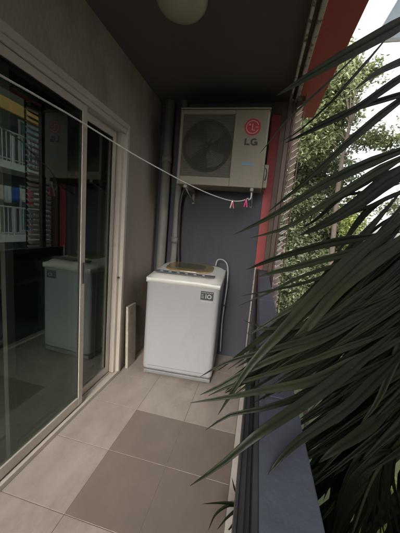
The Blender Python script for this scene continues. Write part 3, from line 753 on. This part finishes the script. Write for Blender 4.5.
# own building's lower and upper mass (carries the balcony)
bm = NB()
box(bm, (-9, -1.5, GZ), (XW-.301, YB+.25, -.23)); box(bm, (-9, -1.5, 3.15), (.12, YB+.25, 9)); box(bm, (XW-.3, -1.55, GZ), (.1, YB+.2, -.23)); 
tag(obj('apartment_building', bm, m_wall), 'taupe apartment block that carries this balcony', 'building')

bm = NB(); box(bm, (.145, -9, GZ), (6.0, -.72, 3.6)); tag(obj('blocker_wing', bm, m_bldd), 'added unseen dark grey block behind the camera, keeping sun and sky off the palm', 'building')  # unseen mass added to block sun and rear sky from the palm
ob = thing('apartment_building', 'pale apartment block opposite, seen reflected in the glass door', 'building', (8, 10, GZ))
bm = NB(); box(bm, (.01, -9, 0), (8, 3.3, 17)); obj('wall', bm, m_bldd, ob)
sl = [4.35, 7.05, 9.85, 12.6, 15.4]
for i, z in enumerate(sl):
    bm = NB(); box(bm, (-1.3, -9, z), (0, 3.3, z+.26), .01); obj('balcony_slab', bm, m_bld, ob)
    bm = NB()
    tube(bm, [(-1.25, -8.9, z+1.32), (-1.25, 3.2, z+1.32)], .03, 6); tube(bm, [(-1.25, -8.9, z+.36), (-1.25, 3.2, z+.36)], .02, 6)
    y = -8.9
    while y < 3.2:
        box(bm, (-1.26, y-.01, z+.27), (-1.24, y+.01, z+1.3)); y += .16
    y = -8.9
    while y < 3.2:
        box(bm, (-1.28, y-.03, z+.265), (-1.22, y+.03, z+1.34)); y += 1.78
    obj('railing', bm, m_rail, ob)
    for k in range(3):
        y = -7.6+k*3.6
        bm = NB(); box(bm, (-.04, y, z+.3), (.005, y+1.5, z+2.35), .005); wf = obj('window', bm, m_bld, ob)
        bm = NB(); box(bm, (-.05, y+.08, z+.38), (-.041, y+.71, z+2.27)); box(bm, (-.05, y+.79, z+.38), (-.041, y+1.42, z+2.27)); obj('pane', bm, m_tower, wf)
for y in (.55, -3.3):
    bm = NB(); box(bm, (-1.3, y, 4.62), (-1.0, y+.22, 7.045)); box(bm, (-1.3, y, 7.32), (-1.0, y+.22, 9.84)); obj('pillar', bm, m_yel, ob)
bm = NB(); box(bm, (-1.42, -9, 9.0), (-1.31, 1.0, 9.4), .01); obj('yellow_beam', bm, m_yel, ob)
bm = NB()
for a in range(16):
    for b in range(9):
        z = 10.2+b*.16; y = -2+a*.22; box(bm, (-1.36, y, z), (-1.30, y+.15, z+.09))
obj('breeze_blocks', bm, m_bld, ob)
rnd = random.Random(4)
for k in range(7):
    y = 7.35+k*.33; h_ = rnd.uniform(.5, .8)
    bm = NB(); n_ = 8
    rows = [[bm.verts.new((6.95+.03*math.sin(i*1.3+k)*(j/4), y+i*.30/n_, 2.45-j*h_/4)) for i in range(n_+1)] for j in range(5)]
    for j in range(4):
        for i in range(n_): bm.faces.new((rows[j][i], rows[j][i+1], rows[j+1][i+1], rows[j+1][i]))
    nm, m, cl_ = [('white', m_whitepl, 'first'), ('pale', m_pegw, 'second'), ('white', m_whitepl, 'third'), ('blue', m_bluep, 'fourth'), ('white', m_whitepl, 'fifth'), ('pink', m_peg, 'sixth'), ('white', m_whitepl, 'seventh')][k]
    o = obj('hanging_cloth', bm, m, None, smooth=True); sm = o.modifiers.new('s', 'SOLIDIFY'); sm.thickness = .006
    tag(o, f'{nm} laundry hung on the balcony opposite, {cl_} from the near end of the row', 'laundry', 'laundry on the balcony opposite')

# high canopy in the top right corner
cn = thing('canopy', 'pale blue canopy edge high at the top right against the white sky', 'canopy', (2.6, 2, 7.3))
bm = NB(); box(bm, (0, 0, 0), (2.1, 7.25, .05), .005); obj('sheet', bm, mat('canopy_sheet', (.5, .54, .58), (.45, .49, .54), 1, .35, trans=.5), cn)
for k in range(6):
    bm = NB(); box(bm, (.05, .1+k*1.4, -.09), (2.05, .16+k*1.4, -.003), .004); obj('rafter', bm, m_rail, cn)
for y in (.2, 7.0):
    bm = NB(); box(bm, (1.95, y, GZ-7.3), (2.05, y+.1, -.095), .004); obj('post', bm, m_rail, cn)
# low house with teal roof
lh = thing('low_house', 'white low house with a teal roof edge seen through the palm', 'building', (5.9, 14, GZ))
bm = NB(); box(bm, (0, 0, 0), (5, 5, 3.9)); obj('wall', bm, m_bld, lh)
bm = NB(); box(bm, (-.3, -.3, 3.9), (5.3, 5.3, 4.12), .02); obj('roof', bm, m_teal, lh)
for k in range(3):
    bm = NB(); box(bm, (.5+k*1.5, -.03, 1), (1.4+k*1.5, .01, 2.2)); obj('window', bm, m_tower, lh)

# ------------------------------------------------------------ light
EL, AZ = 33, 173      # soft bright sky behind the camera
wd = bpy.data.worlds.new('World'); scn.world = wd; wd.use_nodes = True
nt = wd.node_tree; N = nt.nodes; L = nt.links; bg = N['Background']
sk = N.new('ShaderNodeTexSky'); sk.sky_type = 'NISHITA'; sk.sun_disc = False; sk.sun_elevation = R(EL); sk.sun_rotation = R(AZ)
sk.air_density = 1.2; sk.dust_density = 5; sk.ozone_density = .6
hs = N.new('ShaderNodeHueSaturation'); hs.inputs['Saturation'].default_value = .28
L.new(sk.outputs[0], hs.inputs['Color']); L.new(hs.outputs[0], bg.inputs[0]); bg.inputs[1].default_value = .15
su = bpy.data.lights.new('sun', 'SUN'); su.energy = .5; su.angle = R(28); su.color = (1, .95, .88)
so = bpy.data.objects.new('sun', su); COL.objects.link(so)
# sky sun_rotation measured clockwise from +Y
dirv = Vector((math.sin(R(AZ))*math.cos(R(EL)), math.cos(R(AZ))*math.cos(R(EL)), math.sin(R(EL))))
so.rotation_euler = dirv.to_track_quat('Z', 'Y').to_euler()
vs = scn.view_settings; vs.view_transform = 'Standard'; vs.look = 'None'; vs.gamma = 1; vs.use_curve_mapping = False
vs.exposure = 2.25
scn.cycles.max_bounces = 8; scn.cycles.diffuse_bounces = 4; scn.cycles.transparent_max_bounces = 16
